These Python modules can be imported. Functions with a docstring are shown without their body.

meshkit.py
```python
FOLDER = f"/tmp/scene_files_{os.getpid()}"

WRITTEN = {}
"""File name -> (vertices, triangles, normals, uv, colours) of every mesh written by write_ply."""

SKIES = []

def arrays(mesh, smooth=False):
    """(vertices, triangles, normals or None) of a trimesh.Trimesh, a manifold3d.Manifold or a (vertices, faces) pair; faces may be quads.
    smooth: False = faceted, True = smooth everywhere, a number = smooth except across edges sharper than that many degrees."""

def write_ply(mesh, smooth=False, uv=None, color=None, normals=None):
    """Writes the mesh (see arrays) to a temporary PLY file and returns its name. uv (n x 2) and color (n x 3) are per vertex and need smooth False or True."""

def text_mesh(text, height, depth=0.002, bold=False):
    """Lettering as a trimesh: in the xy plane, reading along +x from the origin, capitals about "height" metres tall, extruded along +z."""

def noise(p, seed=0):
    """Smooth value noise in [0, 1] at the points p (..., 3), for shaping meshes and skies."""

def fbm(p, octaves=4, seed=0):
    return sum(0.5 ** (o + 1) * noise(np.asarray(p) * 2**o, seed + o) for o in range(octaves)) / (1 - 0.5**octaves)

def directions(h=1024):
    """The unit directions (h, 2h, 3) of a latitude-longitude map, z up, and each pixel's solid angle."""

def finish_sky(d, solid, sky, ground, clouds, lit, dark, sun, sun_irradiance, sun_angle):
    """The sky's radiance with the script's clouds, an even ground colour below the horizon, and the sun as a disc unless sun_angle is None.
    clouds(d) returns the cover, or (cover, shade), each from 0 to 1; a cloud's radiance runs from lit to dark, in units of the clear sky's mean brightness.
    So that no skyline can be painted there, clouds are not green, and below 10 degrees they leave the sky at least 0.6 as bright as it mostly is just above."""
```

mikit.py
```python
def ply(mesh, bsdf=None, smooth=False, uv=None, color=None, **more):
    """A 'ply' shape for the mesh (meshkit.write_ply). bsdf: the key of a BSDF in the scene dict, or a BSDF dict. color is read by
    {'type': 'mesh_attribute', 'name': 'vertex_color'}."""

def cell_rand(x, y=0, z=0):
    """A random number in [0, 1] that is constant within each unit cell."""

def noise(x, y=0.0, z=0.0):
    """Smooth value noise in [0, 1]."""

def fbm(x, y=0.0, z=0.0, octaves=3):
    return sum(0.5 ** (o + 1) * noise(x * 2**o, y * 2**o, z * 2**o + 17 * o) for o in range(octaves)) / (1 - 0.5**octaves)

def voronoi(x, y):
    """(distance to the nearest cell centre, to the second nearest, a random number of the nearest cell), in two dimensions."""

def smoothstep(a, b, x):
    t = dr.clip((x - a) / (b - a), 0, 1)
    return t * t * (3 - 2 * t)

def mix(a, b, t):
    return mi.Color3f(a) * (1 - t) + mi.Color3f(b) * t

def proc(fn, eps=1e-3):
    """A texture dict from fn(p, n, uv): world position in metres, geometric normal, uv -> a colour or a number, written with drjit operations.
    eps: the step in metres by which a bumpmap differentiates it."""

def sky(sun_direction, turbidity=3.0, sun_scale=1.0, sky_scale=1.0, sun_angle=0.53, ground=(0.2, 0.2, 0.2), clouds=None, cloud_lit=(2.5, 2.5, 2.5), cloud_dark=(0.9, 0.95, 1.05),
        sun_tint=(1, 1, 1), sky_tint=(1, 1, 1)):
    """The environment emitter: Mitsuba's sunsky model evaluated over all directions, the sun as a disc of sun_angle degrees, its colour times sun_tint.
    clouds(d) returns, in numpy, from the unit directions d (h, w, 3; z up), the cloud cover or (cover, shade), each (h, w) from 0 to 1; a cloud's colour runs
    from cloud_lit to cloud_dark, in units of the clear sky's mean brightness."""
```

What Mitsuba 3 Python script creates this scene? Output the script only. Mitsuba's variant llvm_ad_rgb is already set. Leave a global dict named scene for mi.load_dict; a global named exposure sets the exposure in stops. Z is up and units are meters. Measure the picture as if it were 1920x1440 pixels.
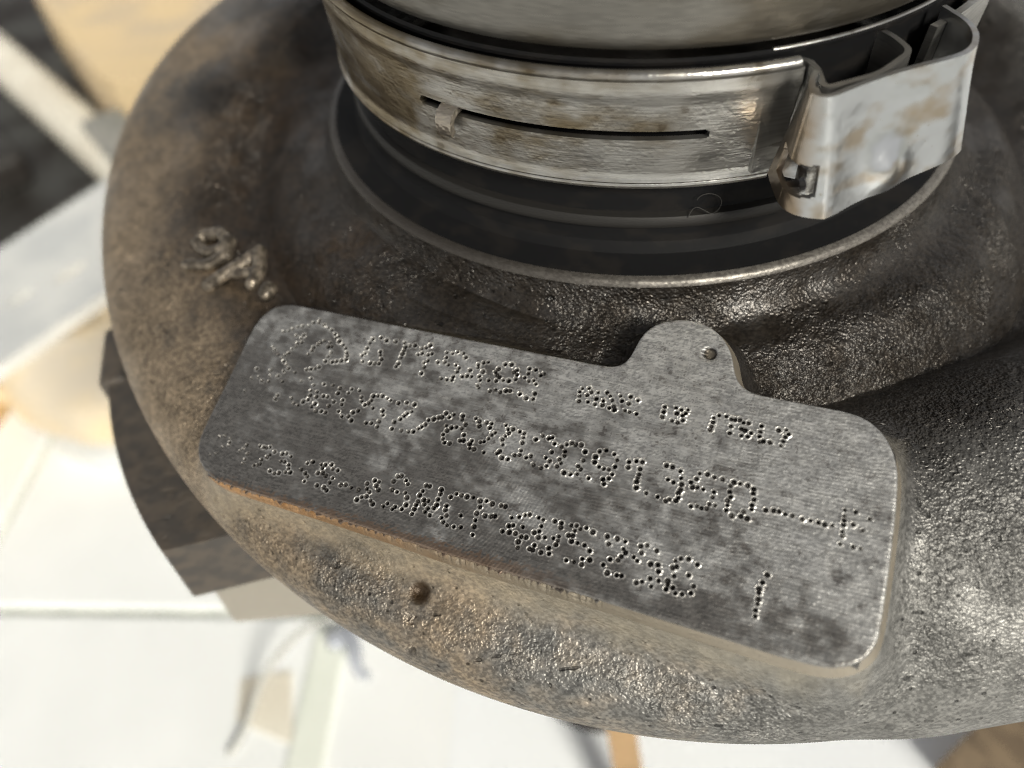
import math, random
import numpy as np, trimesh, drjit as dr, mitsuba as mi, mikit
from scipy.spatial import cKDTree, Delaunay
from shapely.geometry import Polygon, Point
from shapely import contains_xy
from mikit import proc, noise, fbm, smoothstep, mix
random.seed(5); rng = np.random.default_rng(5)
T = mi.ScalarTransform4f

# ---------------------------------------------------------------- camera, light, exposure
# Geometry is laid out in millimetres about the turbocharger's axis (origin at the clamp's top bead, z up),
# then put at real size in metres, standing on the floor 150 mm below.
FLOOR = 150.0
def W(p): return (np.asarray(p, float) + [0, 0, FLOOR]) * 0.001
CAM = np.array([-14.3448, -76.3311, 26.3916])
RIGHT = np.array([0.99645, -0.08419, 0.0]); DOWN = np.array([-0.06257, -0.74051, 0.66913]); FWD = np.array([-0.05634, -0.66675, -0.74314])
RIGHT = np.array([0.99645, -0.06257, -0.05634]); DOWN = np.array([-0.08419, -0.74051, -0.66675]); FWD = np.array([0.0, 0.66913, -0.74314])
exposure = 3.65
scene = {'type': 'scene'}
scene['camera'] = {'type': 'thinlens', 'fov': 63.0, 'fov_axis': 'x', 'near_clip': 0.004, 'far_clip': 40.0,
                   'aperture_radius': 0.00065, 'focus_distance': 0.0585,
                   'to_world': T().look_at(origin=W(CAM).tolist(), target=W(CAM + FWD * 60).tolist(), up=(-DOWN).tolist())}
def added_cloud(d):                       # unseen cloud added to shape the light: dark overhead, paler low down
    z = d[..., 2]
    return np.ones(z.shape), np.clip((z - .15) / .6, 0, 1)
scene['sky'] = mikit.sky((0.36, -0.72, 0.60), turbidity=3, sun_scale=0.3, sun_angle=16, sky_scale=0.45, sun_tint=(.82, .98, 1.24), sky_tint=(.96, 1.0, 1.04),
                         clouds=added_cloud, cloud_lit=(1.5, 1.5, 1.5), cloud_dark=(0.40, 0.41, 0.43))
labels = {}
def lab(key, label=None, cat=None, group=None, kind=None):
    e = {}
    if label: e['label'] = label
    if cat: e['category'] = cat
    if group: e['group'] = group
    if kind: e['kind'] = kind
    labels[key] = e
def put(key, mesh, bsdf, smooth=30, **kw):
    if isinstance(mesh, trimesh.Trimesh): v, f = mesh.vertices, mesh.faces
    elif hasattr(mesh, 'to_mesh'):
        m = mesh.to_mesh(); v, f = m.vert_properties[:, :3], m.tri_verts
    else: v, f = mesh
    f = np.asarray(f)
    if f.shape[1] == 4: f = np.vstack([f[:, [0, 1, 2]], f[:, [0, 2, 3]]])
    n, k = key, 0
    while n in scene: k += 1; n = '%s_%03d' % (key, k)
    scene[n] = mikit.ply(trimesh.Trimesh(W(v), f, process=False), bsdf, smooth=smooth, **kw)
    return n

# ---------------------------------------------------------------- materials
def q3(p): return p.x * 1000, p.y * 1000, p.z * 1000 - FLOOR
def sat(x): return dr.clip(x, 0, 1)
def two(b): return {'type': 'twosided', 'bsdf': b}
def bump(b, fn, scale=1.0, eps=2e-5): return two({'type': 'bumpmap', 'arbitrary': proc(fn, eps), 'scale': scale, 'bsdf': b})
PO = np.array([-14.945, -40.684, -20.495]); PU = np.array([0.8992, -0.4317, 0.0717]); PV = np.array([-0.3772, -0.8476, -0.3732]); PN = np.array([-0.2219, -0.3085, 0.925])
def padc(p):
    x, y, z = q3(p); x -= PO[0]; y -= PO[1]; z -= PO[2]
    return x * PU[0] + y * PU[1] + z * PU[2], x * PV[0] + y * PV[1] + z * PV[2], x * PN[0] + y * PN[1] + z * PN[2]
def near_boss(p):
    u, v, h = padc(p)
    jag = 2.4 * (fbm(u * .5, v * .5, 3, 3) - .5)
    below = 1 - smoothstep(.8, 3.6, dr.maximum(dr.maximum(dr.abs(u + 1) - 21 + jag, v - 7.5 + jag), 6.0 - v))
    return dr.maximum(below, .35 * (1 - smoothstep(.2, 1.0, dr.maximum(dr.abs(u) - 24.8, dr.abs(v) - 7.9))))
def oil_shade(x, y, z, big):                                                  # shade painted round the neck, also drives its oily gloss
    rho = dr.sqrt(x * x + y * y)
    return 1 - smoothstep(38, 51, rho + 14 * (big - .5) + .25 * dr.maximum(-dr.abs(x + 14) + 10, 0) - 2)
def iron_col(p, n, uv):
    x, y, z = q3(p)
    big = fbm(x * .11 + 3, y * .11, z * .11, 3); mid = fbm(x * .9, y * .9, z * .9 + 9, 3); fine = fbm(x * 4.5, y * 4.5, z * 4.5, 2)
    rust_bounce = smoothstep(.25, .75, big * .8 + mid * .35 - .013 * (x + 16) - .022 * (z + 27) - .20)  # rust at left, plus floor bounce painted as warmer tone low down
    c = mix((.185, .180, .170), (.255, .196, .135), rust_bounce)
    c = c * (.62 + .6 * smoothstep(.28, .75, fine)) * (.6 + .8 * mid) * (.65 + .6 * big)
    pit = smoothstep(.86, .94, noise(x * 2.3 + 3, y * 2.3, z * 2.3))
    o = oil_shade(x, y, z, big)
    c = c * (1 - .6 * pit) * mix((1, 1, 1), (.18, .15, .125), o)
    c = mix(c, mix((.24, .19, .125), (.31, .275, .21), smoothstep(-30, 5, x)) * (.6 + .5 * mid) * (.7 + .5 * fine), near_boss(p) * .75)  # ledge under the pad: floor reflection painted in as paler tan
    return mix(c, (.035, .020, .008), 1 - smoothstep(.7, 1.05, dr.sqrt(dr.square(x + 22.3) + dr.square(y + 46.8) + dr.square(z + 27.9))))  # rust brown darkened to paint the shade inside the crater
def iron_rough(p, n, uv):
    x, y, z = q3(p)
    return .32 + .22 * fbm(x * 1.3, y * 1.3, z * 1.3, 2) - .14 * oil_shade(x, y, z, .5)
def iron_bump(p, n, uv):
    x, y, z = q3(p)
    g = fbm(x * 6.2, y * 6.2, z * 6.2, 2); l = noise(x * 2.2 + 5, y * 2.2, z * 2.2)
    k = (1 - .5 * near_boss(p)) * (.45 + 1.0 * smoothstep(.33, .62, fbm(x * .22, y * .22, z * .22 + 4, 2)))
    pit = smoothstep(.84, .94, noise(x * 2.3 + 3, y * 2.3, z * 2.3))
    return (g * .00016 + l * .00010) * k - pit * .00012
def iron_metal(p, n, uv): return .55 - .45 * near_boss(p)
def iron_coat(p, n, uv):
    x, y, z = q3(p)
    return oil_shade(x, y, z, .5) * smoothstep(.3, .6, fbm(x * .5, y * .5, z * .5, 2))
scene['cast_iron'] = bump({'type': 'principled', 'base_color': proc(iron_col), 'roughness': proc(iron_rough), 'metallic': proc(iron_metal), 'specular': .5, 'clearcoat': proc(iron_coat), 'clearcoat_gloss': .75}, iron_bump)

def pad_col(p, n, uv):
    u, v, h = padc(p)
    a = fbm(u * .35 + 20, v * .5, 1, 3); b = fbm(u * 1.3 + 7, v * 1.7, 2, 3); c = fbm(u * 5, v * 8 + u * 2, 3, 2); s = fbm(u * .8, v * 11, 5, 2)
    edge = smoothstep(4.5, 8, v + 1.2 * b) * smoothstep(-12, 22, u)
    stain_shade = smoothstep(.34, .70, a * .35 + b * .45 + c * .3 - .007 * u + .016 * v + .10 * edge)  # stains plus a painted reflection gradient, paler towards upper right
    col = mix((.50, .49, .47), (.15, .14, .13), stain_shade * .92)
    col = col * (.62 + .76 * smoothstep(.2, .8, c * .7 + s * .3))
    col = mix(col, (.10, .09, .085), smoothstep(.6, .78, c * .6 + b * .45) * .6)
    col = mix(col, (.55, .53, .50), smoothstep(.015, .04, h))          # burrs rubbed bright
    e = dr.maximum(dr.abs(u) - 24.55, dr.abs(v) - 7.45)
    col = mix(col, (.035, .032, .03), smoothstep(-.11, -.2, h) * (1 - smoothstep(-.15, 0, e)))       # shade inside the punched dots, painted into the colour by depth
    wall = mix((.40, .23, .11), (.36, .31, .24), smoothstep(-16, 4, u + 6 * (b - .5)))
    rim_ = smoothstep(-.5, 0, e + 1.2 * (c - .5)) * smoothstep(6.3, 7.3, v) * smoothstep(10, 0, u)
    col = mix(col, (.20, .12, .07), rim_ * .6)
    col = mix(col, (.03, .026, .022), 1 - smoothstep(.38, .58, dr.sqrt(dr.square(u - 11.73) + dr.square(v + 10.26))))  # shade of the lug hole painted in as a dark spot
    return mix(col, wall, smoothstep(-.12, -.3, h) * smoothstep(-.15, 0, e))          # rusty sides
def pad_rough(p, n, uv):
    u, v, h = padc(p)
    return .30 + .18 * fbm(u * 1.1, v * 1.4, 5, 3)
def pad_bump(p, n, uv):
    u, v, h = padc(p)
    w = noise(u * .7, v * .7, 4)
    r1 = dr.sqrt(dr.square(u + 18) + dr.square(v + 4)); m = smoothstep(-2, 9, u + 6 * (noise(u * .3, v * .3, 1) - .5))
    brk = .3 + .9 * fbm(u * .6, v * 1.1, 9, 2)
    s1 = dr.sin(r1 * 24 + w * 3) * (1 - m) * 1.5; s2 = (dr.sin(v * 26 + w * 7 + u * .6) + (noise(u * .9, v * 16, 5) - .5) * 2) * m
    sc = noise(u * .5, v * 9, 7)
    return (s1 + s2) * brk * .0000062 + fbm(u * 6, v * 8, 2, 2) * .000024 + sc * .000005
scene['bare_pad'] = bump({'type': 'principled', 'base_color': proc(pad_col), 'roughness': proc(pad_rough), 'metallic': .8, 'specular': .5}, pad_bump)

def steel_col(p, n, uv):
    x, y, z = q3(p)
    th = dr.atan2(y, x) * 28
    a = fbm(th * .16 + 4, z * .25, 1, 3); b = fbm(th * .7, z * 1.3, 2, 3); s = fbm(th * .5, z * 10, 3, 2)
    dirt = smoothstep(.30, .75, a * .6 + b * .35 - .016 * (x + 12))
    col = mix((.40, .39, .37), (.17, .135, .085), dirt) * (.8 + .35 * s)
    return mix(col, (.06, .04, .022), smoothstep(.76, .84, b) * .4)
def steel_rough(p, n, uv):
    x, y, z = q3(p)
    return .16 + .28 * fbm(x * .8, y * .8, z * 2, 3)
def steel_bump(p, n, uv):
    x, y, z = q3(p); th = dr.atan2(y, x) * 28
    return noise(th * 1.3, z * 12, 1) * .000008 + fbm(th * 4, z * 4, 2, 2) * .00002 + noise(th * .5, z * .4, 5) * .0001
scene['clamp_steel'] = bump({'type': 'principled', 'base_color': proc(steel_col), 'roughness': proc(steel_rough), 'metallic': .9, 'specular': .5}, steel_bump)
def zinc_col(p, n, uv):
    x, y, z = q3(p)
    d = fbm(x * .5, y * .5, z * .7, 3); s = noise(x * 3, y * 3, z * 4)
    c = mix((.46, .47, .48), (.34, .29, .23), smoothstep(.45, .8, d))
    c = mix(c, (.24, .17, .10), (1 - smoothstep(4.2, 5.6, x + 1.5 * (d - .5))) * smoothstep(-24, -26, y) * .85)
    return mix(c, (.30, .25, .18), smoothstep(.90, .97, s) * .5)
def zinc_bump(p, n, uv):
    x, y, z = q3(p)
    return fbm(x * 1.5, y * 1.5, z * 1.5, 2) * .00003 + noise(x * .4, y * .4, z * .5) * .00006
scene['zinc_plate'] = bump({'type': 'principled', 'base_color': proc(zinc_col), 'roughness': .24, 'metallic': .92, 'specular': .5}, zinc_bump)
def duct_col(p, n, uv):
    x, y, z = q3(p); th = dr.atan2(y, x) * 28
    a = fbm(th * .15, z * .3, 1, 3); s = noise(th * 1.2, z * 9, 3)
    return mix((.15, .142, .128), (.085, .075, .06), smoothstep(.35, .65, a)) * (.85 + .3 * s)
scene['duct_metal'] = bump({'type': 'principled', 'base_color': proc(duct_col), 'roughness': .38, 'metallic': .75, 'specular': .5}, steel_bump)
def neck_col(p, n, uv):
    x, y, z = q3(p)
    return mix((.005, .005, .0055), (.009, .008, .0075), smoothstep(.45, .7, fbm(x * .5, y * .5, z, 3)))
scene['neck_band'] = two({'type': 'principled', 'base_color': {'type': 'rgb', 'value': (.018, .0165, .015)}, 'roughness': .55, 'metallic': .4})
def worn_col(p, n, uv):
    x, y, z = q3(p)
    return mix((.07, .058, .045), (.24, .20, .155), smoothstep(.35, .65, fbm(x * 2, y * 2, z * 2, 3)))
def worn_bump(p, n, uv):
    x, y, z = q3(p)
    return fbm(x * 3, y * 3, z * 3, 2) * .00010
scene['worn_tab'] = bump({'type': 'principled', 'base_color': {'type': 'rgb', 'value': (.34, .30, .25)}, 'roughness': .3, 'metallic': .85}, lambda p, n, uv: fbm(p.x * 3500, p.y * 3500, p.z * 2500, 2) * .00018)
scene['worn_iron'] = bump({'type': 'principled', 'base_color': proc(worn_col), 'roughness': .36, 'metallic': .6}, worn_bump)
scene['oily_black'] = two({'type': 'principled', 'base_color': proc(neck_col), 'roughness': .7, 'specular': .15})
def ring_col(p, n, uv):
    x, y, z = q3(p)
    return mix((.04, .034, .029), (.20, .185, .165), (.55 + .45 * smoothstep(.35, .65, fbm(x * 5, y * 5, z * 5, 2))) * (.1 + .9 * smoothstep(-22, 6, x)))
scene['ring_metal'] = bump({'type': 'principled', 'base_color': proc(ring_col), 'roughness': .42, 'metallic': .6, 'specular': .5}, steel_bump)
def flange_col(p, n, uv):
    x, y, z = q3(p)
    return mix((.055, .049, .044), (.085, .070, .056), smoothstep(.3, .7, fbm(x * .9, y * .9, z * .9, 3)))
scene['flange_iron'] = bump({'type': 'principled', 'base_color': proc(flange_col), 'roughness': .55, 'metallic': .2, 'specular': .4}, iron_bump)
scene['flange_machined'] = two({'type': 'principled', 'base_color': {'type': 'rgb', 'value': (.33, .30, .25)}, 'roughness': .45, 'metallic': .5})
def mottled(a, b, s, rough=.6, spec=.3, metallic=0.0):
    def col(p, n, uv):
        x, y, z = q3(p)
        return mix(a, b, smoothstep(.35, .65, fbm(x * s, y * s, z * s, 3)))
    return two({'type': 'principled', 'base_color': proc(col), 'roughness': rough, 'specular': spec, 'metallic': metallic})
scene['white_tile'] = mottled((.82, .83, .82), (.78, .79, .78), .03, .35, .4)
scene['grout'] = mottled((.55, .57, .50), (.46, .48, .42), .2, .8)
scene['cream_plastic'] = mottled((.74, .70, .60), (.66, .61, .51), .05, .4)
scene['tan_board'] = mottled((.62, .48, .29), (.52, .42, .29), .05, .8)
scene['pale_metal'] = mottled((.76, .76, .73), (.64, .65, .64), .06, .45, .5, .3)
scene['dark_rubber'] = mottled((.018, .015, .013), (.05, .05, .047), .05, .6)
scene['grey_plastic'] = mottled((.22, .22, .20), (.30, .29, .26), .06, .5)
scene['kraft_paper'] = mottled((.62, .51, .34), (.52, .46, .37), .05, .8)
scene['orange_wood'] = mottled((.52, .33, .14), (.60, .43, .22), .06, .7)
scene['brown_wood'] = mottled((.20, .14, .085), (.30, .215, .13), .3, .7)
scene['pale_green'] = mottled((.72, .74, .67), (.66, .69, .61), .05, .6)
scene['grey_wire'] = mottled((.42, .42, .39), (.36, .36, .33), .1, .4, .5)
scene['blue_steel'] = mottled((.55, .57, .62), (.40, .42, .47), .2, .4, .5, .3)
scene['brown_leather'] = mottled((.26, .17, .085), (.32, .21, .11), .2, .7)
scene['paper_white'] = mottled((.80, .82, .83), (.76, .78, .80), .02, .8)
# ---------------------------------------------------------------- mesh helpers (millimetres)
def grid_faces(a, b, wrap_a=False, wrap_b=False):
    i, j = np.meshgrid(np.arange(a if wrap_a else a - 1), np.arange(b if wrap_b else b - 1), indexing='ij')
    i2, j2 = (i + 1) % a, (j + 1) % b
    return np.stack([i * b + j, i2 * b + j, i2 * b + j2, i * b + j2], -1).reshape(-1, 4)
def lathe(profile, n=360, a0=0.0, a1=360.0):
    pr = np.asarray(profile, float); full = abs(a1 - a0) >= 359.9
    th = np.radians(np.linspace(a0, a1, n, endpoint=not full))
    v = np.stack([pr[None, :, 0] * np.cos(th)[:, None], pr[None, :, 0] * np.sin(th)[:, None], np.broadcast_to(pr[None, :, 1], (n, len(pr)))], -1)
    return v.reshape(-1, 3), grid_faces(n, len(pr), wrap_a=full)
def tube(path, r, n=12, close=True):
    P = np.asarray(path, float); r = np.broadcast_to(np.asarray(r, float), (len(P),))
    t = np.gradient(P, axis=0); t /= np.linalg.norm(t, axis=1, keepdims=True)
    a = np.array([0, 0, 1.0]) if abs(t[0, 2]) < .9 else np.array([1.0, 0, 0])
    v = []
    for p, d, rr in zip(P, t, r):
        x = a - d * (a @ d); x /= np.linalg.norm(x); y = np.cross(d, x); a = x
        ang = np.linspace(0, 2 * np.pi, n, endpoint=False)
        v.append(p + rr * (np.cos(ang)[:, None] * x + np.sin(ang)[:, None] * y))
    v = np.concatenate(v); f = grid_faces(len(P), n, wrap_b=True); f = np.vstack([f[:, [0, 1, 2]], f[:, [0, 2, 3]]])
    if close:
        v = np.vstack([v, P[0] - t[0] * r[0] * .6, P[-1] + t[-1] * r[-1] * .6]); k = len(v)
        i = np.arange(n); j = (i + 1) % n; o = (len(P) - 1) * n
        f = np.vstack([f, np.stack([j, i, np.full(n, k - 2)], 1), np.stack([o + i, o + j, np.full(n, k - 1)], 1)])
    return v, f
def spline(pts, n=60):
    from scipy.interpolate import make_interp_spline
    pts = np.asarray(pts, float); d = np.r_[0, np.cumsum(np.linalg.norm(np.diff(pts, axis=0), axis=1))]
    return make_interp_spline(d, pts, k=min(3, len(pts) - 1))(np.linspace(0, d[-1], n))
def sheet(S, nrm, thick, mask):
    """a sheet of metal from a grid of mid-surface points S (a, b, 3) with normals, cells kept where mask (a-1, b-1)"""
    a, b = S.shape[:2]; o = (S + nrm * thick / 2).reshape(-1, 3); i_ = (S - nrm * thick / 2).reshape(-1, 3); N = a * b
    f = grid_faces(a, b)[mask.reshape(-1)]
    e = np.concatenate([f[:, [k, (k + 1) % 4]] for k in range(4)])
    key = np.sort(e, 1); _, inv, cnt = np.unique(key[:, 0] * N + key[:, 1], return_inverse=True, return_counts=True)
    eb = e[cnt[inv] == 1]
    F = np.vstack([f, f[:, ::-1] + N, np.stack([eb[:, 1], eb[:, 0], eb[:, 0] + N, eb[:, 1] + N], 1)])
    return np.vstack([o, i_]), F
def rbox(size, r=1.0, at=(0, 0, 0), rot=None):
    """box with rounded edges: hull of eight small spheres"""
    s = np.asarray(size, float) / 2 - r
    ball = trimesh.creation.icosphere(subdivisions=2, radius=r).vertices
    v = np.concatenate([ball + s * [i, j, k] for i in (-1, 1) for j in (-1, 1) for k in (-1, 1)])
    m = trimesh.convex.convex_hull(v)
    if rot is not None: m.apply_transform(trimesh.transformations.euler_matrix(*np.radians(rot)))
    m.apply_translation(at); return m

# ---------------------------------------------------------------- setting: white tiled floor
put('floor', (np.array([(-3000, -3000, -152), (3000, -3000, -152), (3000, 3000, -152), (-3000, 3000, -152)], float), np.array([[0, 1, 2, 3]])), 'grout', smooth=False)
lab('floor', 'white tiled floor with pale green-grey joints', kind='structure')
for i in range(-3, 4):
    for j in range(-3, 4):
        tm = rbox((297.8, 297.8, 6), .8, (140 + i * 300, 150 + j * 300, 0)); tm.apply_transform(trimesh.transformations.rotation_matrix(math.radians(-6), (0, 0, 1))); tm.apply_translation((-140, 24.5, -153)); put('floor__tile', tm, 'white_tile', smooth=40)

# ---------------------------------------------------------------- the name pad: outline, dots
OUT = np.array([(-24.72, -3.18), (-24.7, -4.8), (-24.37, -6.34), (-23.52, -7.4), (-22.14, -7.86), (-9.49, -7.84), (4.23, -7.87), (5.41, -7.91), (6.16, -8.32), (6.46, -9.22), (6.6, -10.18), (6.9, -11.09), (7.63, -11.87), (8.7, -12.38), (10.0, -12.54), (11.38, -12.26), (12.39, -11.54), (13.15, -10.46), (13.54, -9.33), (13.88, -8.61), (14.54, -8.14), (15.41, -7.98), (18.14, -7.98), (21.0, -8.01), (22.28, -7.79), (23.34, -7.12), (24.14, -6.04), (24.62, -4.74), (24.89, -2.22), (25.06, 1.08), (25.15, 4.58), (25.12, 5.68), (24.9, 6.4), (24.37, 7.08), (23.56, 7.61), (22.44, 7.92), (20.04, 8.0), (14.76, 7.93), (10.32, 7.88), (6.55, 7.87), (2.63, 7.87), (-1.15, 7.85), (-3.93, 7.8), (-7.32, 7.72), (-10.87, 7.66), (-14.46, 7.62), (-18.21, 7.6), (-21.64, 7.52), (-23.18, 7.17), (-24.25, 6.42), (-24.89, 5.59), (-25.11, 4.56), (-25.09, 3.04), (-24.88, 0.29), (-24.81, -1.72)])
def resample(poly, step):
    P = np.vstack([poly, poly[:1]]); d = np.r_[0, np.cumsum(np.linalg.norm(np.diff(P, axis=0), axis=1))]
    s = np.linspace(0, d[-1], int(d[-1] / step), endpoint=False)
    return np.stack([np.interp(s, d, P[:, 0]), np.interp(s, d, P[:, 1])], 1)
def smooth_loop(P, k):
    for _ in range(k): P = (np.roll(P, 1, 0) + 2 * P + np.roll(P, -1, 0)) / 4
    return P
LOOP = smooth_loop(resample(OUT, .08), 60)
LOOP_TREE = cKDTree(LOOP); PADPOLY = Polygon(LOOP)
def padsd(uv):
    d = LOOP_TREE.query(uv)[0]
    return np.where(contains_xy(PADPOLY, uv[:, 0], uv[:, 1]), -d, d)
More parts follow.
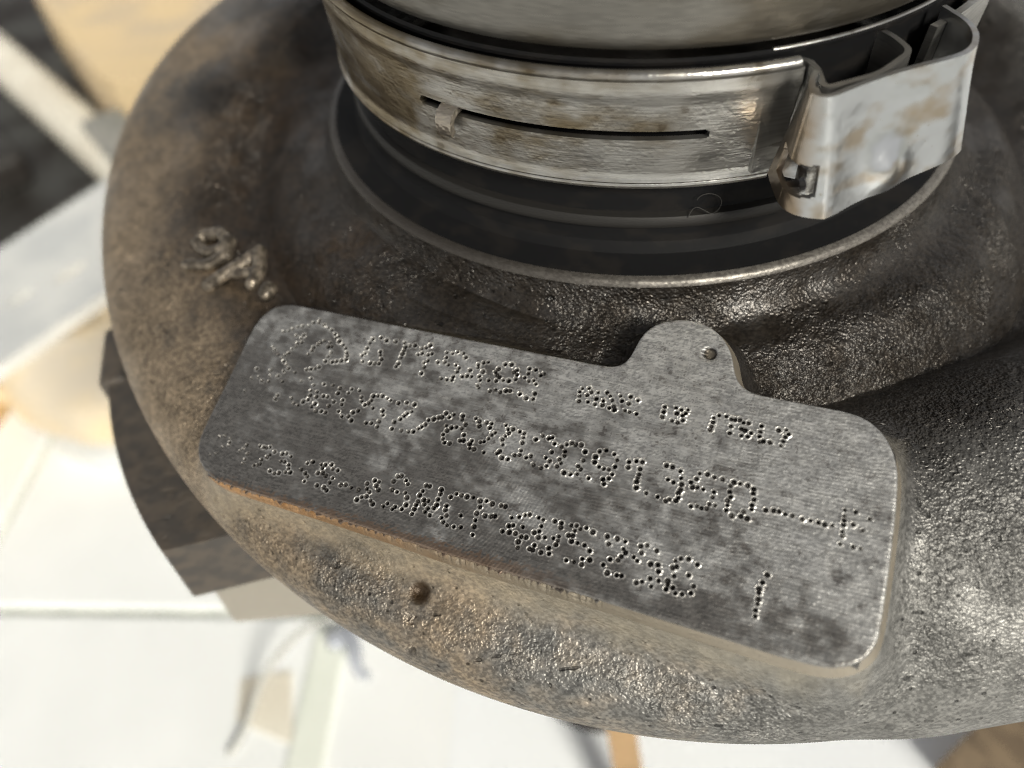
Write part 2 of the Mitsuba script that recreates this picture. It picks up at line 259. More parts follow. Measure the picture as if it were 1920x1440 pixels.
DOTS = np.array([[int(a) for a in s.split(',')] for s in '''-1936,-668 -1887,-678 -1891,-702 -1834,-663 -1791,-650 -1750,-635 -1705,-607 -1687,-580 -1668,-596 -1645,-557 -1603,-535 -1567,-512 -1544,-480 -1531,-455 -1526,-423 -1560,-404 -1601,-390 -1632,-377 -1694,-371 -1689,-414 -1677,-453 -1692,-501 -1721,-493 -1717,-531 -1779,-537 -1802,-514 -1818,-492 -1844,-462 -1847,-437 -1868,-396 -1728,-315 -1758,-297 -1792,-284 -1825,-271 -1917,-227 -2209,-394 -2180,-375 -2130,-342 -2086,-320 -2055,-296 -2018,-273 -1987,-249 -2041,-528 -1987,-514 -1975,-547 -1966,-481 -2000,-468 -2005,-436 -2028,-412 -2043,-372 -2066,-349 -2168,-541 -2128,-557 -2098,-580 -2062,-606 -2020,-617 -1966,-631 -1304,-656 -1249,-643 -1369,-631 -1383,-598 -1386,-549 -1388,-506 -1407,-484 -1380,-436 -1312,-434 -1274,-442 -1239,-447 -1233,-484 -1254,-516 -1265,-543 -1171,-649 -1094,-656 -1045,-638 -1001,-650 -1075,-623 -1077,-564 -1080,-531 -1081,-480 -1091,-452 -1076,-594 -940,-633 -951,-584 -922,-601 -905,-652 -878,-675 -842,-612 -855,-551 -877,-529 -864,-496 -868,-443 -2266,-184 -2172,-100 -2114,-106 -2138,-199 -2125,-158 -2050,-168 -2019,-218 -1993,-132 -2289,11 -1984,-14 -1990,17 -2218,-126 -2275,-102 -1832,-170 -1758,-207 -1855,-19 -1778,23 -1743,-14 -1820,15 -1712,-163 -1627,-187 -1548,-196 -1717,-114 -1659,-115 -1706,-75 -1648,-76 -1592,-94 -1555,-97 -1709,-39 -1636,-20 -1656,8 -1607,32 -1559,26 -1521,27 -1514,-30 -1487,-71 -1479,-184 -1480,-142 -1395,-163 -1379,-200 -1312,-203 -1418,-98 -1412,-64 -1416,-6 -1374,25 -1321,13 -1286,39 -1275,-156 -1262,-127 -1224,-103 -1260,-47 -1296,-24 -1182,-185 -1149,-194 -1110,-203 -1186,-149 -1200,-123 -1151,-94 -1065,-91 -1051,-60 -1061,-5 -1059,37 -1116,22 -1161,30 -1064,-194 -1033,-183 -962,-176 -897,-194 -833,-194 -834,-137 -866,-113 -881,-91 -901,-61 -940,-29 -938,26 -861,21 -804,17 -765,8 -735,-24 -716,-42 -693,-64 -680,-103 -642,-120 -609,-138 -586,-149 -869,-598 -771,-556 -727,-645 -679,-648 -644,-665 -594,-666 -568,-639 -716,-606 -716,-568 -682,-553 -621,-562 -590,-546 -595,-514 -611,-469 -613,-444 -652,-438 -698,-437 -543,-487 -507,-500 -471,-502 -499,-548 -452,-603 -445,-582 -414,-626 -381,-638 -396,-556 -412,-515 -395,-488 -386,-429 -402,-444 -331,-499 -273,-508 -247,-648 -200,-656 -285,-602 -300,-573 -283,-554 -260,-542 -223,-525 -180,-529 -144,-620 -160,-602 -131,-586 -133,-552 -294,-423 -256,-442 -214,-432 -176,-449 -145,-455 -66,-447 -12,-430 41,-434 41,-477 -56,-652 -7,-654 -54,-614 -70,-577 -31,-558 26,-548 3,-570 41,-621 62,-638 368,-589 415,-599 438,-577 356,-559 365,-529 371,-491 435,-499 417,-546 487,-535 488,-583 539,-530 542,-499 549,-596 577,-576 599,-549 596,-487 633,-483 621,-506 648,-591 667,-557 705,-494 740,-491 719,-549 718,-602 790,-487 774,-585 488,-492 964,-578 966,-542 966,-506 1041,-590 1078,-583 1121,-593 1113,-565 1055,-552 1096,-546 1036,-494 1075,-490 1105,-512 -565,-183 -531,-160 -504,-188 -432,-193 -429,-166 -390,-135 -532,-93 -487,-87 -453,-101 -410,-100 -511,-60 -531,-23 -375,-56 -520,7 -500,32 -460,29 -390,-9 -364,-16 -328,-197 -297,-182 -285,-148 -240,-188 -200,-186 -203,-153 -153,-127 -173,-107 -186,-72 -212,-44 -235,-33 -302,-28 -310,-3 -301,27 -266,27 -188,32 -93,-200 -68,-174 -33,-182 -55,-148 -72,-120 -86,-92 -72,-56 22,-176 56,-171 60,-140 65,-102 73,-45 37,-1 73,-12 125,-4 154,-23 -46,38 -1,37 -91,17 -76,-2 153,-148 193,-185 243,-176 265,-188 293,-148 292,-85 263,-37 296,-21 285,19 251,43 192,34 347,-140 379,-163 411,-181 440,-178 479,-182 519,-142 381,-112 385,-82 359,-50 377,-24 357,4 524,-80 499,-33 523,-17 509,23 466,37 418,35 616,-168 658,-186 719,-173 747,-139 747,-89 743,-33 711,-60 677,-57 641,-63 603,-87 599,-124 691,15 706,45 594,32 728,0 829,-144 877,-161 916,-166 834,-106 914,-115 917,-77 916,-52 914,-24 922,16 996,36 1300,-575 1302,-545 1300,-515 1297,-489 1331,-600 1377,-603 1414,-591 1439,-592 1467,-598 1422,-543 1424,-494 1495,-585 1526,-589 1491,-539 1515,-535 1557,-525 1500,-492 1541,-496 1611,-587 1611,-545 1613,-513 1642,-486 1685,-489 1621,-476 1721,-583 1769,-596 1787,-571 1770,-547 1763,-515 1756,-484 1078,-178 1120,-179 1175,-163 1191,-118 1150,-79 1110,-88 1204,-78 1206,-40 1197,-18 1205,13 1195,35 1152,39 1133,56 1074,42 1300,-179 1350,-184 1397,-176 1451,-176 1288,-137 1259,-106 1277,-77 1307,-83 1347,-80 1416,-79 1416,-44 1443,4 1406,6 1397,39 1363,44 1334,37 1296,50 1507,-145 1523,-172 1563,-173 1611,-173 1652,-160 1655,-130 1668,-93 1663,-53 1667,-26 1622,0 1653,38 1613,34 1512,-103 1525,-73 1511,-46 1517,-15 1517,20 1558,44 1752,-43 1799,-53 1831,-55 1870,-47 1914,-49 1974,-42 2024,-46 2071,-45 2108,-42 2152,-49 2205,-161 2209,-126 2213,-96 2213,-69 2213,-25 2218,0 2215,54 2268,-164 2267,-84 2327,-64 2353,-142 2291,51 2334,50 1843,352 1825,405 1813,448 1818,472 1822,510 1824,539 1820,579 1826,614 1423,403 1432,540 1426,587 1387,483 -2335,413 -2293,401 -2238,408 -2226,440 -2221,464 -2271,486 -2305,552 -2349,572 -2067,425 -2084,458 -2106,481 -2030,488 -2033,534 -2036,569 -1952,404 -1918,407 -1893,405 -1865,395 -1809,419 -1839,451 -1855,472 -1892,503 -1889,537 -1909,549 -1936,560 -1739,418 -1707,408 -1660,422 -1725,474 -1694,472 -1650,486 -1638,512 -1614,536 -1652,546 -1703,564 -1739,576 -1784,567 -1462,416 -1503,437 -1533,494 -1488,513 -1461,531 -1470,572 -1387,419 -1353,413 -1304,399 -1365,442 -1282,429 -1239,429 -1388,486 -1350,476 -1317,490 -1255,493 -1265,531 -1357,576 -1294,577 -1266,591 -1171,526 -1134,515 -1082,525 -1021,524 -971,465 -921,429 -886,431 -896,462 -869,487 -958,502 -931,519 -974,570 -1004,597 -940,554 -896,577 -872,595 -759,357 -734,347 -777,398 -685,370 -663,391 -765,459 -722,466 -658,456 -634,486 -621,537 -642,574 -697,572 -712,592 -763,563 -787,590 -523,366 -496,365 -534,411 -546,445 -543,491 -547,518 -549,549 -554,587 -503,470 -488,498 -454,520 -466,548 -422,562 -410,505 -398,479 -402,439 -397,397 -401,367 -317,400 -282,368 -242,368 -201,368 -155,361 -326,467 -323,496 -302,532 -333,557 -310,581 -276,596 -223,592 -173,583 -201,505 -470,468 -98,372 -54,361 -6,371 58,367 89,364 -86,412 -93,462 -30,463 12,456 -87,510 -82,554 -73,611 38,446 156,427 206,408 243,386 272,374 184,474 155,486 253,468 124,532 173,526 218,523 262,534 296,529 253,572 261,609 374,384 339,378 375,430 370,466 342,483 378,507 421,495 479,485 510,464 506,403 503,374 455,373 514,492 508,522 468,557 481,592 425,598 365,597 368,565 343,596 571,371 608,364 637,379 604,401 675,362 724,378 600,435 572,441 603,473 645,473 694,475 737,502 754,559 712,601 706,566 658,598 606,603 824,380 892,378 947,381 846,424 947,431 966,451 947,482 934,509 882,519 848,565 888,608 951,606 981,600 1051,384 1088,368 1156,386 1066,424 1026,465 1053,481 1141,479 1187,471 1200,511 1161,567 1215,567 1117,600 1083,617 1179,614 1286,416 1316,394 1363,384 1280,463 1302,450 1301,512 1271,552 1277,577 1312,585 1273,605 1335,614 1376,608'''.split()]) / 100.0

# ---------------------------------------------------------------- volute (signed distance, sampled by rays from the tube's centreline)
gx, gy = np.arange(-34, 34.01, .2), np.arange(-20, 18.01, .2)
PSD = padsd(np.stack(np.meshgrid(gx, gy, indexing='ij'), -1).reshape(-1, 2)).reshape(len(gx), len(gy))
from scipy.ndimage import map_coordinates
def smin(a, b, k): h = np.clip(.5 + .5 * (b - a) / k, 0, 1); return b + (a - b) * h - k * h * (1 - h)
def smax(a, b, k): return -smin(-a, -b, k)
R0, RT, RS, RC, Z0, ZS, ZC, RL, ZL, CL = 40.66, 15.19, 4.47, 2.47, -29.85, -1.93, 0.84, 5.83, 2.22, 5.69
def leftward(th): return np.exp(-((np.mod(th, 2 * np.pi) - math.radians(140)) / .85) ** 2)
def centre(th):
    k = th - math.radians(250); w = leftward(th)
    return R0 + RS * np.sin(k) + RC * (1 - np.cos(k)) + RL * w, Z0 + ZS * np.sin(k) + ZC * (1 - np.cos(k)) + ZL * w
def capsule(P, a, b, ra, rb):
    a, b = np.array(a, float), np.array(b, float); ab = b - a
    t = np.clip(((P - a) @ ab) / (ab @ ab), 0, 1)
    return np.linalg.norm(P - a - t[..., None] * ab, axis=-1) - (ra + (rb - ra) * t)
def sdf(P):
    rho = np.hypot(P[..., 0], P[..., 1]); th = np.arctan2(P[..., 1], P[..., 0]); R, Z = centre(th)
    d = np.hypot(rho - R, P[..., 2] - Z) - RT
    # shoulder: the roof of the scroll falls away from the neck
    side = .5 - .5 * np.sin(th + math.radians(12)); side = side ** 1.5                # 1 at the front, 0 at the back
    sl = .10 + .42 * side
    cone = (P[..., 2] + 18.9 - CL * leftward(th) * np.clip((rho - 33) / 8, 0, 1) + sl * (rho - 33.5)) / np.sqrt(1 + sl * sl)
    hollow = np.exp(-((rho - 38.8) / 3.4) ** 2)
    cone = cone + hollow * (1.2 + 2.6 * np.exp(-((np.mod(th, 2 * np.pi) - math.radians(303)) / .42) ** 2) + 1.6 * np.exp(-((np.mod(th, 2 * np.pi) - math.radians(190)) / .6) ** 2))
    cone = cone - 5.0 * np.exp(-((np.mod(th + np.pi, 2 * np.pi) - math.radians(208)) / .55) ** 2) * np.clip((rho - 36) / 8, 0, 1)
    d = smax(d, cone, 3.0)
    # outlet leaving tangentially to the right
    d = smin(d, capsule(P, (14, -44, -33), (70, -40, -28), 13, 16.5), 2.5)
    # boss under the name pad
    q = P - PO; u, v, h = q @ PU, q @ PV, q @ PN
    e = map_coordinates(PSD, [(u - gx[0]) / .2, (v - gy[0]) / .2], order=1, mode='nearest')
    boss = smax(e - .15 - np.clip(-h - .8, 0, 8) * .30, np.maximum(h + 1.15, -h - 9), .4)
    d = smin(d, boss, 2.0)
    for c, r in CRATERS: d = smax(d, -(np.linalg.norm(P - np.array(c), axis=-1) - r), .3)
    return d
CRATERS = [((-22.3, -46.8, -27.9), .75), ((-22.9, -48.1, -29.0), .38), ((-23.2, -49.5, -30.9), .3)]
def volute():
    th = np.radians(np.concatenate([np.linspace(150, 335, 760, endpoint=False), np.linspace(335, 510, 120, endpoint=False)]))
    ph = np.radians(np.concatenate([np.linspace(-75, 125, 420, endpoint=False), np.linspace(125, 285, 60, endpoint=False)]))
    A, B = np.meshgrid(th, ph, indexing='ij'); R, Z = centre(A); Z = Z - 2.5
    O = np.stack([R * np.cos(A), R * np.sin(A), Z], -1)
    D = np.stack([np.cos(B) * np.cos(A), np.cos(B) * np.sin(A), np.sin(B)], -1)
    t = np.full(A.shape, 2.0); done = np.zeros(A.shape, bool)
    lo, hi = np.zeros(A.shape), np.full(A.shape, 30.0)
    for _ in range(70):                       # sphere tracing outwards from inside
        s = sdf(O + D * t[..., None]); t = t - s * .7
        t = np.clip(t, 0.2, 34)
    return O + D * t[..., None], grid_faces(len(th), len(ph), True, True)
VP, VF = volute()
shape_ = VP.shape
vol_mesh = trimesh.Trimesh(VP.reshape(-1, 3), np.vstack([VF[:, [0, 1, 2]], VF[:, [0, 2, 3]]]), process=False)
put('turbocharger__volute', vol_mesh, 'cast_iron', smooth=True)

t = np.linspace(0, 1, 60)
web = spline([(29.8, -15.7), (30.1, -17.0), (30.8, -18.1), (31.9, -18.8), (33.2, -18.95), (34.4, -19.15), (35.6, -19.9), (37.0, -21.4), (39.5, -24.2), (43, -28)], 70)
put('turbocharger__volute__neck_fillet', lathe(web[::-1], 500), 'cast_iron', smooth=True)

# the pad's machined face: a triangulation refined round every punched dot
def pad_mesh():
    pts = []
    s = .22; k = 0
    for v in np.arange(-13, 9, s * .866):
        row = np.arange(-26, 26, s) + (k % 2) * s / 2; k += 1
        pts.append(np.stack([row, np.full(len(row), v)], 1))
    base = np.concatenate(pts); base += rng.normal(0, .012, base.shape)
    base = base[padsd(base) < -.16]
    rad = DR
    rings = []
    for c, r in zip(DOTS, rad):
        rings.append(c[None])
        for fr, n in ((.4, 6), (.7, 12), (.88, 16), (1.02, 18), (1.15, 18), (1.3, 20), (1.48, 20), (1.75, 16), (2.2, 14)):
            a = np.arange(n) * 2 * np.pi / n + fr * 5
            rings.append(c + fr * r * np.stack([np.cos(a), np.sin(a)], 1))
    rings = np.concatenate(rings); rings = rings[padsd(rings) < -.1]
    tree = cKDTree(DOTS); base = base[tree.query(base)[0] > .5]
    allp = np.vstack([rings, base]); cell = np.floor(allp / .045).astype(int)
    _, idx = np.unique(cell[:, 0] * 100003 + cell[:, 1], return_index=True); allp = allp[np.sort(idx)]
    inner = [LOOP]
    for off in (-.05, -.11): inner.append(np.array(PADPOLY.buffer(off).exterior.coords)[::1])
    inner[1] = inner[1][:-1]; inner[2] = inner[2][:-1]
    P = np.vstack([LOOP, inner[1], inner[2], allp]); n0 = len(LOOP)
    tri = Delaunay(P).simplices
    c = P[tri].mean(1); tri = tri[contains_xy(PADPOLY, c[:, 0], c[:, 1])]
    a = P[tri]; ar = np.cross(a[:, 1] - a[:, 0], a[:, 2] - a[:, 0]); tri = np.where((ar < 0)[:, None], tri[:, ::-1], tri)
    # heights
    sd = np.minimum(padsd(P), 0); sd[:n0] = 0
    h = -.12 * np.clip(1 + sd / .13, 0, 1) ** 2
    pit = np.zeros(len(P)); rim = np.zeros(len(P)); tr = cKDTree(P)
    for c, r, dp, burr in zip(DOTS, rad, DD, DB):
        ii = np.array(tr.query_ball_point(c, r * 2.2)); 
        if len(ii) == 0: continue
        x = np.linalg.norm(P[ii] - c, axis=1) / r
        pit[ii] = np.minimum(pit[ii], -dp * np.clip(1.3 - 1.25 * x ** 2.5, 0, 1))
        rim[ii] = np.maximum(rim[ii], .06 * burr * (dp / .3) * np.exp(-((x - 1.38) / .24) ** 2))
    h = h + np.where(pit < -.16, pit, pit + rim)
    x = np.linalg.norm(P - [11.73, -10.26], axis=1); h = np.where(x < .5, h - .22 * np.sqrt(np.clip(1 - (x / .5) ** 2, 0, 1)), h)
    top = PO + P[:, :1] * PU + P[:, 1:] * PV + h[:, None] * PN
    V, F = [top], [tri[:, ::-1]]
    # walls: drafted, rounded into the boss
    prev = np.arange(n0); tot = len(P)
    cen = LOOP - np.roll(LOOP, 1, 0); cen = smooth_loop(cen, 10); nn = np.stack([cen[:, 1], -cen[:, 0]], 1); nn /= np.linalg.norm(nn, axis=1, keepdims=True)
    if PADPOLY.contains(Point(LOOP[100] + nn[100] * .5)): nn = -nn
    rag = smooth_loop(rng.random((n0, 1)), 2)[:, 0] - .5; rag *= 2.6 * ((LOOP[:, 1] > 6.5) & (LOOP[:, 0] < 9))
    for o, z in ((.03, -.22), (.10, -.5), (.30, -1.1), (.5, -1.9)):
        L = LOOP + nn * (o + .22 * rag * (z > -1))[:, None]; V.append(PO + L[:, :1] * PU + L[:, 1:] * PV + (z + .25 * rag * (z > -1))[:, None] * PN)
        cur = tot + np.arange(n0); tot += n0; j = (np.arange(n0) + 1) % n0
        F += [np.stack([prev, prev[j], cur[j]], 1), np.stack([prev, cur[j], cur], 1)]; prev = cur
    V, wall = np.concatenate(V), np.concatenate(F[1:])
    out3 = nn[100, 0] * PU + nn[100, 1] * PV; w0 = wall[100]; nw = np.cross(V[w0[1]] - V[w0[0]], V[w0[2]] - V[w0[0]])
    if nw @ out3 < 0: wall = wall[:, ::-1]
    if np.cross(V[F[0][50][1]] - V[F[0][50][0]], V[F[0][50][2]] - V[F[0][50][0]]) @ PN < 0: F[0] = F[0][:, ::-1]
    return trimesh.Trimesh(V, np.vstack([F[0], wall]), process=False)
DR = .128 + .058 * rng.random(len(DOTS)); DB = .4 + .75 * rng.random(len(DOTS)); DD = .22 + .14 * rng.random(len(DOTS))
faint = np.maximum(np.clip((-DOTS[:, 0] - 16) / 8, 0, 1), np.clip((DOTS[:, 0] - 19) / 5, 0, 1) * .7); DD *= 1 - .45 * faint; DR *= 1 - .25 * faint
pm = pad_mesh()
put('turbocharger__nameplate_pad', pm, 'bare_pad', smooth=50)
lab('turbocharger__nameplate_pad', 'flat machined pad with a round lug, dot-punched with three lines of letters and numbers')

# ---------------------------------------------------------------- neck, clamp, duct
put('turbocharger__neck', lathe([(25.5, -5), (25.9, -9.3), (26.1, -11), (26.3, -13), (26.6, -14.2), (27.2, -14.9), (28.3, -15.25), (29.35, -15.45)], 400), 'oily_black', 25)
put('turbocharger__neck_ring', lathe([(26.0, -11.7), (26.7, -11.9), (26.95, -12.3), (26.9, -12.7), (26.1, -13.0)], 400), 'neck_band', 40)
lab('turbocharger__neck_ring', 'thin worn metal ring halfway down the black neck')
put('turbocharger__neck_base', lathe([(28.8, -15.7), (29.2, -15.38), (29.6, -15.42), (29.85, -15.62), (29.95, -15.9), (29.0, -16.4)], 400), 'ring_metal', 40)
def wall_r(z): return 27.85 + (z + .3) * .095
a = np.radians(np.arange(105, 105 + 360, .35)); a = a - np.pi
zb = np.concatenate([np.linspace(-.4, -3.2, 12), np.linspace(-3.5, -5.6, 28), np.linspace(-5.8, -8.5, 12)])
A, Zb = np.meshgrid(np.radians(np.arange(-302, -78, .25)), zb, indexing='ij')
rr = wall_r(Zb) + .12 * np.exp(-((Zb + 1.3) / .5) ** 2) + .22 * np.exp(-((Zb + 8.3) / .35) ** 2)
S = np.stack([rr * np.cos(A), rr * np.sin(A), Zb], -1); Nn = np.stack([np.cos(A), np.sin(A), 0 * A], -1)
Am = (A[:-1, :-1] + A[1:, 1:]) / 2; Zm = (Zb[:-1, :-1] + Zb[1:, 1:]) / 2
mid = -4.55 - .10 * np.sin((np.degrees(Am) + 112) / 22 * 3)
sa = np.clip(np.degrees(Am), -133.2, -90.4)
slot = np.hypot((np.degrees(Am) - sa) * math.pi / 180 * 27.5, Zm + 4.5) < .36
put('turbocharger__band_clamp', sheet(S, Nn, .55, ~slot), 'clamp_steel', 35)
lab('turbocharger__band_clamp', 'sheet steel band clamp with a long slot round its side, brown heat stains at left')
def ringtube(r, z, w, h, a0, a1, n=300):
    t = np.linspace(0, 2 * np.pi, 17)[:-1]
    pr = np.stack([r + w * np.cos(t), z + h * np.sin(t)], 1); v, f = lathe(np.vstack([pr, pr[:1]]), n, a0, a1); return v, f
put('turbocharger__band_clamp__top_bead', ringtube(27.95, -.1, .42, .40, -302, -79), 'clamp_steel', 60)
put('turbocharger__band_clamp__bottom_lip', ringtube(27.3, -8.55, .30, .34, -302, -80), 'clamp_steel', 60)
put('turbocharger__inner_sleeve', lathe([(26.9, .5), (27.15, .35), (27.1, .1), (26.6, -.2), (26.4, -9)], 400), 'oily_black', 30)
put('turbocharger__inner_sleeve__rim', ringtube(26.95, .5, .16, .12, -82, -40, 120), 'clamp_steel', 60)
put('turbocharger__inlet_duct', lathe([(20, .9), (26.0, .9), (26.8, 1.05), (27.1, 1.5), (27.2, 2.2), (27.25, 12), (27.4, 34), (24.8, 34), (24.6, 2)], 400), 'duct_metal', 30)
# tongue: a small bent tab standing out of the slot
def at(deg, r, z): return np.array([r * math.cos(math.radians(deg)), r * math.sin(math.radians(deg)), z])
tp = spline([at(-128, 26.6, -4.4), at(-128, 27.7, -4.35), at(-128, 28.35, -4.7), at(-128, 28.5, -5.5), at(-128, 28.25, -6.1)], 20)
tang = np.array([-math.sin(math.radians(-128)), math.cos(math.radians(-128)), 0])
ws = np.linspace(-.72, .72, 7)
S = tp[:, None] + tang * (ws[None, :, None] * (1 - .25 * np.linspace(0, 1, 20)[:, None, None] ** 3))
g = np.gradient(tp, axis=0); Nn = np.cross(g, tang); Nn /= np.linalg.norm(Nn, axis=1, keepdims=True)
put('turbocharger__band_clamp__tongue', sheet(S, np.broadcast_to(Nn[:, None], S.shape), .5, np.ones((19, 6), bool)), 'worn_tab', 40)
# buckle: folded plate and looped strap
def strip(path, z0, z1, thick, nz=40, n=140, mask=None, disp=None, taper=None):
    p = spline(path, n) if not isinstance(path, np.ndarray) else path
    g = np.gradient(p, axis=0); nr = np.stack([g[:, 1], -g[:, 0]], 1); nr /= np.linalg.norm(nr, axis=1, keepdims=True)
    t = np.linspace(0, 1, nz); zz = np.broadcast_to(z0 + (z1 - z0) * t, (len(p), nz)).copy()
    if taper is not None: zz += taper(np.linspace(0, 1, len(p)))[:, None] * t
    S = np.concatenate([np.broadcast_to(p[:, None, :], (len(p), nz, 2)), zz[..., None]], 2); N3 = np.concatenate([np.broadcast_to(nr[:, None], (len(p), nz, 2)), np.zeros((len(p), nz, 1))], 2)
    if disp is not None: S = S + N3 * disp(S)[..., None]
    m = np.ones((len(p) - 1, nz - 1), bool) if mask is None else mask((S[:-1, :-1] + S[1:, 1:]) / 2)
    return sheet(S, N3, thick, m)
def polyround(pts, r, n=10):
    pts = [np.array(p, float) for p in pts]; out = [pts[0]]
    for a_, b_, c_ in zip(pts, pts[1:], pts[2:]):
        u_ = (a_ - b_) / np.linalg.norm(a_ - b_); w_ = (c_ - b_) / np.linalg.norm(c_ - b_)
        for t in np.linspace(0, 1, n): out.append((1 - t) ** 2 * (b_ + u_ * r) + 2 * t * (1 - t) * b_ + t * t * (b_ + w_ * r))
    out.append(pts[-1]); out = np.array(out)
    d = np.r_[0, np.cumsum(np.linalg.norm(np.diff(out, axis=0), axis=1))]; s = np.linspace(0, d[-1], 220)
    return np.stack([np.interp(s, d, out[:, 0]), np.interp(s, d, out[:, 1])], 1)
bp = polyround([(5.6, -29.6), (5.0, -30.6), (4.8, -32.7), (15.7, -28.4), (17.0, -25.3), (16.2, -22.4)], 1.5)
def dimple(S):
    c = np.array([10.2, -30.7, -5.6]); d = np.linalg.norm((S - c) * [1, 1, .9], axis=-1)
    return .7 * np.exp(-(d / 1.35) ** 2) + .2 * np.sin(S[..., 0] * .5) + .22 * (-S[..., 2]) * np.clip((S[..., 0] - 4.4) / 1.5, 0, 1) * np.clip((16.6 - S[..., 0]), 0, 1) * (S[..., 1] < -27)
def notch(C): return ~((C[..., 0] < 5.6) & (C[..., 0] > 3.6) & (C[..., 1] < -30.0) & (C[..., 2] < -4.2 + .3 * (C[..., 0] - 4.4)) & (C[..., 2] > -6.3 + .3 * np.abs(C[..., 0] - 4.6)))
put('turbocharger__band_clamp__buckle', strip(bp, 0.3, -7.4, .38, 60, mask=notch, disp=dimple, taper=lambda t: 1.3 * np.clip((t - .3) / .5, 0, 1)), 'zinc_plate', 35)
lab('turbocharger__band_clamp__buckle', 'bright plated buckle plate with a dimple and a notched left edge')
up = polyround([(3.4, -27.4), (5.9, -26.6), (6.3, -28.0), (5.9, -30.6), (9.7, -29.4), (12.6, -27.0), (12.2, -24.6), (11.4, -23.4)], .9)
put('turbocharger__band_clamp__strap_loop', strip(up, -.2, -8.0, .42, 20), 'clamp_steel', 35)
# right hand end of the band past the buckle
A, Zb = np.meshgrid(np.radians(np.arange(-57, 30, .5)), np.linspace(-.4, -8.5, 14), indexing='ij'); rr = wall_r(Zb) + .4
put('turbocharger__band_clamp__band_end', sheet(np.stack([rr * np.cos(A), rr * np.sin(A), Zb], -1), np.stack([np.cos(A), np.sin(A), 0 * A], -1), .55, np.ones((A.shape[0] - 1, 13), bool)), 'clamp_steel', 35)

# ---------------------------------------------------------------- flanges and the housing below
def cut_disc(r, y0, sl, x1, z0, z1):
    t = np.radians(np.linspace(0, 360, 300)); half = Polygon([(-90, y0 - 43 * sl), (x1, y0 + (x1 + 47) * sl), (x1, 90), (-90, 90)])
    po = Polygon(np.stack([r * np.cos(t), r * np.sin(t)], 1)).intersection(half).buffer(-.5).buffer(.45)
    m = trimesh.creation.extrude_polygon(po, z1 - z0); m.apply_translation((0, 0, z0)); return m
put('turbocharger__flange', cut_disc(58.8, -35.8, .19, -6, -45.5, -37), 'flange_iron', 30)
put('turbocharger__flange__clip', rbox((3, 9, 9), .8, at(190, 58.2, -41), (0, 0, 10)), 'flange_iron', 30)
put('turbocharger__back_plate', cut_disc(57.0, -33.2, .0, -6, -56, -46.2), 'flange_machined', 30)
lab('turbocharger__back_plate', 'pale machined plate under the dark flange')
put('turbocharger__bearing_housing', lathe([(5, -40), (22, -41), (22, -62), (15, -68), (15, -96), (16, -100), (16, -116), (14, -122), (14, -146), (16, -149), (16, -149.6), (2, -149.6)], 96), 'flange_iron', 40)
put('turbocharger__bearing_housing__bolt_boss', lathe([(0.1, -92), (6, -92.4), (6.6, -93), (6.6, -104), (0.1, -104)], 40) if False else trimesh.creation.cylinder(6, 14, sections=40, transform=trimesh.transformations.translation_matrix((-16.5, -20.5, -93))), 'flange_iron', 30)
lab('turbocharger', 'cast iron turbocharger housing with dot-punched name pad and steel band clamp round its neck', 'turbocharger')
# raised foundry letters on the casting at left, and a lint fibre on the neck
def stroke(pts, r):
    c = [np.array(p, float) for p in pts]
    from manifold3d import Manifold
    ball = trimesh.creation.icosphere(subdivisions=2, radius=1.0).vertices; out = None
    for a_, b_ in zip(c, c[1:]):
        m = Manifold.hull_points(np.vstack([ball * r + a_, ball * r * .95 + b_]))
        out = m if out is None else out + m
    return out
from manifold3d import Manifold
s1 = [(-39.07, -13.48, -20.55), (-40.15, -12.08, -20.53), (-41.88, -11.5, -20.93), (-42.51, -12.34, -21.33), (-41.46, -13.72, -21.35), (-39.94, -14.08, -20.97), (-39.07, -13.48, -20.55), (-39.32, -14.91, -20.99), (-40.92, -15.22, -21.56), (-43.37, -14.51, -22.14)]
s2 = [(-40.84, -17.57, -22.17), (-38.35, -16.72, -21.16), (-35.96, -15.68, -20.36), (-35.81, -17.4, -20.68), (-36.38, -19.05, -21.18)]
cm = stroke(s1, .62) + stroke(s2, .66) + stroke([(-38.74, -17.07, -21.38), (-35.97, -17.81, -20.8)], .5) + stroke([(-34.7, -20.02, -21.02), (-34.96, -20.48, -21.2)], .7)
cm = cm.refine_to_length(.2).to_mesh(); cmv = trimesh.smoothing.filter_taubin(trimesh.Trimesh(cm.vert_properties[:, :3], cm.tri_verts, process=True), iterations=10); cmv.vertices += .06 * np.sin(cmv.vertices * 1.7 + [0, 1, 2])[:, [1, 2, 0]]; cmv.apply_translation((-.03, -.02, -.02))
put('turbocharger__foundry_mark', cmv, 'worn_iron', smooth=True)
lab('turbocharger__foundry_mark', 'raised rough foundry letters and a dot cast into the housing')
put('lint_fibre', tube(spline([(.2, -26.6, -10.6), (1.2, -26.55, -10.2), (2.0, -26.7, -10.9), (1.4, -27.0, -11.6), (.6, -26.8, -11.3), (-.4, -26.9, -11.9)], 40), .03, 6), 'dark_rubber', 60)
lab('lint_fibre', 'tiny curled fibre stuck on the black neck below the clamp', 'fibre')
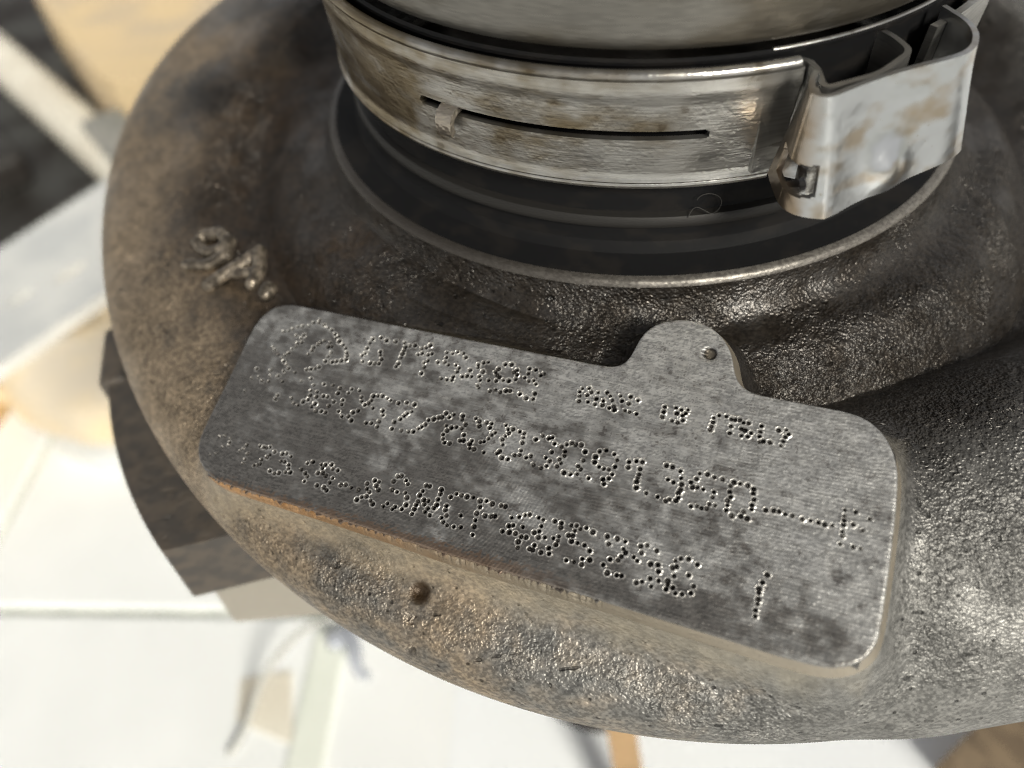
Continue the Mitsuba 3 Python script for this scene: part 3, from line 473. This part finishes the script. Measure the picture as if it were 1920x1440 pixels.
# ---------------------------------------------------------------- things on the floor round about (all far out of focus)
def slab(poly, z0, z1, r=0.0, holes=(), n=1):
    po = Polygon(poly)
    if r: po = po.buffer(-r).buffer(2 * r).buffer(-r)
    for h in holes: po = po.difference(h)
    m = trimesh.creation.extrude_polygon(po, z1 - z0); m.apply_translation((0, 0, z0)); return m
put('pipe', tube([(-290, 368, -140.6), (-226, 290, -140.6), (-156, 204, -140.6), (-143, 188, -140.6)], 9.0, 32), 'cream_plastic', 50)
lab('pipe', 'cream plastic pipe lying on the dark mat at upper left', 'pipe')
put('rubber_mat', slab([(-330, 190), (-185, 132), (-128, 165), (-120, 240), (-180, 440), (-360, 440)], -149.9, -147.5, 4), 'dark_rubber', 30)
lab('rubber_mat', 'dark rubber mat under the cream pipe and the tan box', 'mat')
put('tan_box', slab([(-214, 318), (-168, 240), (-152, 219), (-130, 214), (-60, 260), (-110, 430), (-190, 430)], -147.4, -118, 8), 'tan_board', 30)
lab('tan_box', 'tan cardboard box with a rounded corner behind the housing', 'box')
put('plastic_block', rbox((16, 34, 18), 2, (-150, 203, -138), (0, 0, 35)), 'grey_plastic', 40)
lab('plastic_block', 'small grey plastic block between the tan box and the pipe', 'block')
put('tool_case', rbox((70, 44, 14), 4, (-226, 196, -140.4), (0, 0, 40)), 'dark_rubber', 40)
put('tool_case__label_patch', rbox((16, 8, 1), .4, (-214, 226, -133), (0, 0, 40)), 'pale_metal', 40)
lab('tool_case', 'flat black case beside the cream pipe', 'case')
hole = lambda x, y, a: __import__('shapely.affinity', fromlist=['a']).rotate(Point(x, y).buffer(1).envelope.buffer(1.2), a)
def oval(x, y, l, w, a):
    t = np.linspace(0, 2 * np.pi, 24)[:-1]; c, s = math.cos(math.radians(a)), math.sin(math.radians(a))
    return Polygon(np.stack([x + l * np.cos(t) * c - w * np.sin(t) * s, y + l * np.cos(t) * s + w * np.sin(t) * c], 1))
put('perforated_plate', slab([(-190, 30), (-147, 80), (-126, 106), (-106, 131), (-118, 190), (-140, 164), (-164, 131), (-210, 76)], -128, -124, 2, [oval(-138.5, 117, 5.5, 2.0, 52), oval(-150, 107, 4.5, 1.6, 52), oval(-170, 84, 5, 2, 52)]), 'pale_metal', 30)
lab('perforated_plate', 'pale metal plate with two dark oblong holes left of the housing', 'plate')
def lump(poly, z0, z1, seed, amp=3.0):
    po = Polygon(poly).buffer(-4).buffer(8).buffer(-4); r_ = np.random.default_rng(seed)
    L = resample(np.array(po.exterior.coords)[:-1], 3.0); c = L.mean(0); rows = []
    for s, z in ((1, 0), (1.0, .35), (.97, .7), (.9, .9), (.78, 1), (.5, 1.02), (.2, 1.0), (.02, 1.0)):
        rows.append(np.concatenate([c + (L - c) * s, np.full((len(L), 1), z0 + (z1 - z0) * z)], 1))
    V = np.stack(rows); ph = r_.random(6) * 6
    V[1:, :, 2] += amp * .5 * (np.sin(V[1:, :, 0] * .16 + ph[0]) + np.sin(V[1:, :, 1] * .21 + ph[1])) * np.clip((V[1:, :, 2] - z0) / (z1 - z0), 0, 1)
    return V.reshape(-1, 3), grid_faces(len(rows), len(L), wrap_b=True)
put('kraft_bundle', lump([(-166, 78), (-157, 90), (-151, 80), (-144, 75), (-129, 68), (-106, 68), (-98, 95), (-108, 140), (-150, 140), (-168, 108)], -145, -129, 3), 'kraft_paper', 40)
lab('kraft_bundle', 'crumpled tan paper bundle under the pale plate', 'paper bundle')
put('grey_wad', lump([(-146, 84), (-139, 70), (-128, 64), (-104, 62), (-98, 95), (-120, 110)], -149.8, -143, 4, 1.0), 'grey_plastic', 40)
scene['grey_wad']['bsdf'] = {'type': 'ref', 'id': 'pale_metal'}
lab('grey_wad', 'pale grey sheet folded under the tan paper bundle', 'sheet')
put('wood_offcut', rbox((60, 38, 12), 1.5, (-181, 74, -143.8), (0, 0, 78)), 'orange_wood', 40)
lab('wood_offcut', 'orange brown wood offcut at the left edge of the picture', 'wood block')
put('wire', tube(spline([(-79, -14, -149), (-75, -9, -146), (-71.5, -3, -141), (-66.5, 3, -138), (-61.5, 7.4, -138), (-55, 10, -141), (-46, 11, -148.8)], 50), .7, 10), 'grey_wire', 60)
lab('wire', 'bent grey wire arching over the floor below the housing', 'wire')
put('paper_slip', slab([(-79, 2), (-68, 3), (-66, -13), (-78.5, -7)], -149.9, -149.4, .5), 'cream_plastic', 30)
lab('paper_slip', 'small pale yellow paper slip under the bent wire', 'paper')
put('green_strip', slab([(-63, 12), (-56, 13), (-62, -45), (-70, -45)], -149.9, -148.8, .4), 'pale_green', 30)
lab('green_strip', 'pale green flat strip lying beside the paper slip', 'strip')
put('hook', tube(spline([(-58, 6, -144.5), (-54.5, 6.5, -142), (-52.5, 3, -141), (-52, -.5, -142), (-49.5, -2.5, -143)], 30), np.linspace(2.2, 1.0, 30), 14), 'blue_steel', 60)
lab('hook', 'small blue grey steel hook on the green strip', 'hook')
put('white_paper', slab([(-30, 14), (-38, -60), (70, -80), (80, 6)], -149.95, -149.7, 1), 'paper_white', 30)
lab('white_paper', 'white paper sheet under the turbocharger', 'paper')
cs = spline([(-2, -16.8, -110), (-.5, -20.5, -122), (1, -29, -136), (4, -44, -148), (6, -62, -149.2), (8, -90, -149.3)], 60)
g = np.gradient(cs, axis=0); g /= np.linalg.norm(g, axis=1, keepdims=True); sd_ = np.cross(g, [0, 0, 1.0]); sd_ /= np.linalg.norm(sd_, axis=1, keepdims=True); up_ = np.cross(sd_, g)
S = cs[:, None] + sd_[:, None] * np.linspace(-2.6, 2.6, 5)[None, :, None]
put('leather_strap', sheet(S, np.broadcast_to(up_[:, None], S.shape), .8, np.ones((59, 4), bool)), 'brown_leather', 40)
lab('leather_strap', 'brown strap leaning against the foot of the turbocharger', 'strap')
put('wood_block', slab([(61, -28), (80, -19), (140, -25), (140, -75), (73, -50)], -149.9, -110, 1.5), 'brown_wood', 30)
lab('wood_block', 'brown wooden block at the lower right corner', 'wood block')
put('rubber_pad', slab([(70, -26), (84, -20.5), (118, -26), (118, -40), (79, -36)], -109.9, -104, 1.5), 'dark_rubber', 30)
lab('rubber_pad', 'black rubber pad on the brown wooden block', 'pad')
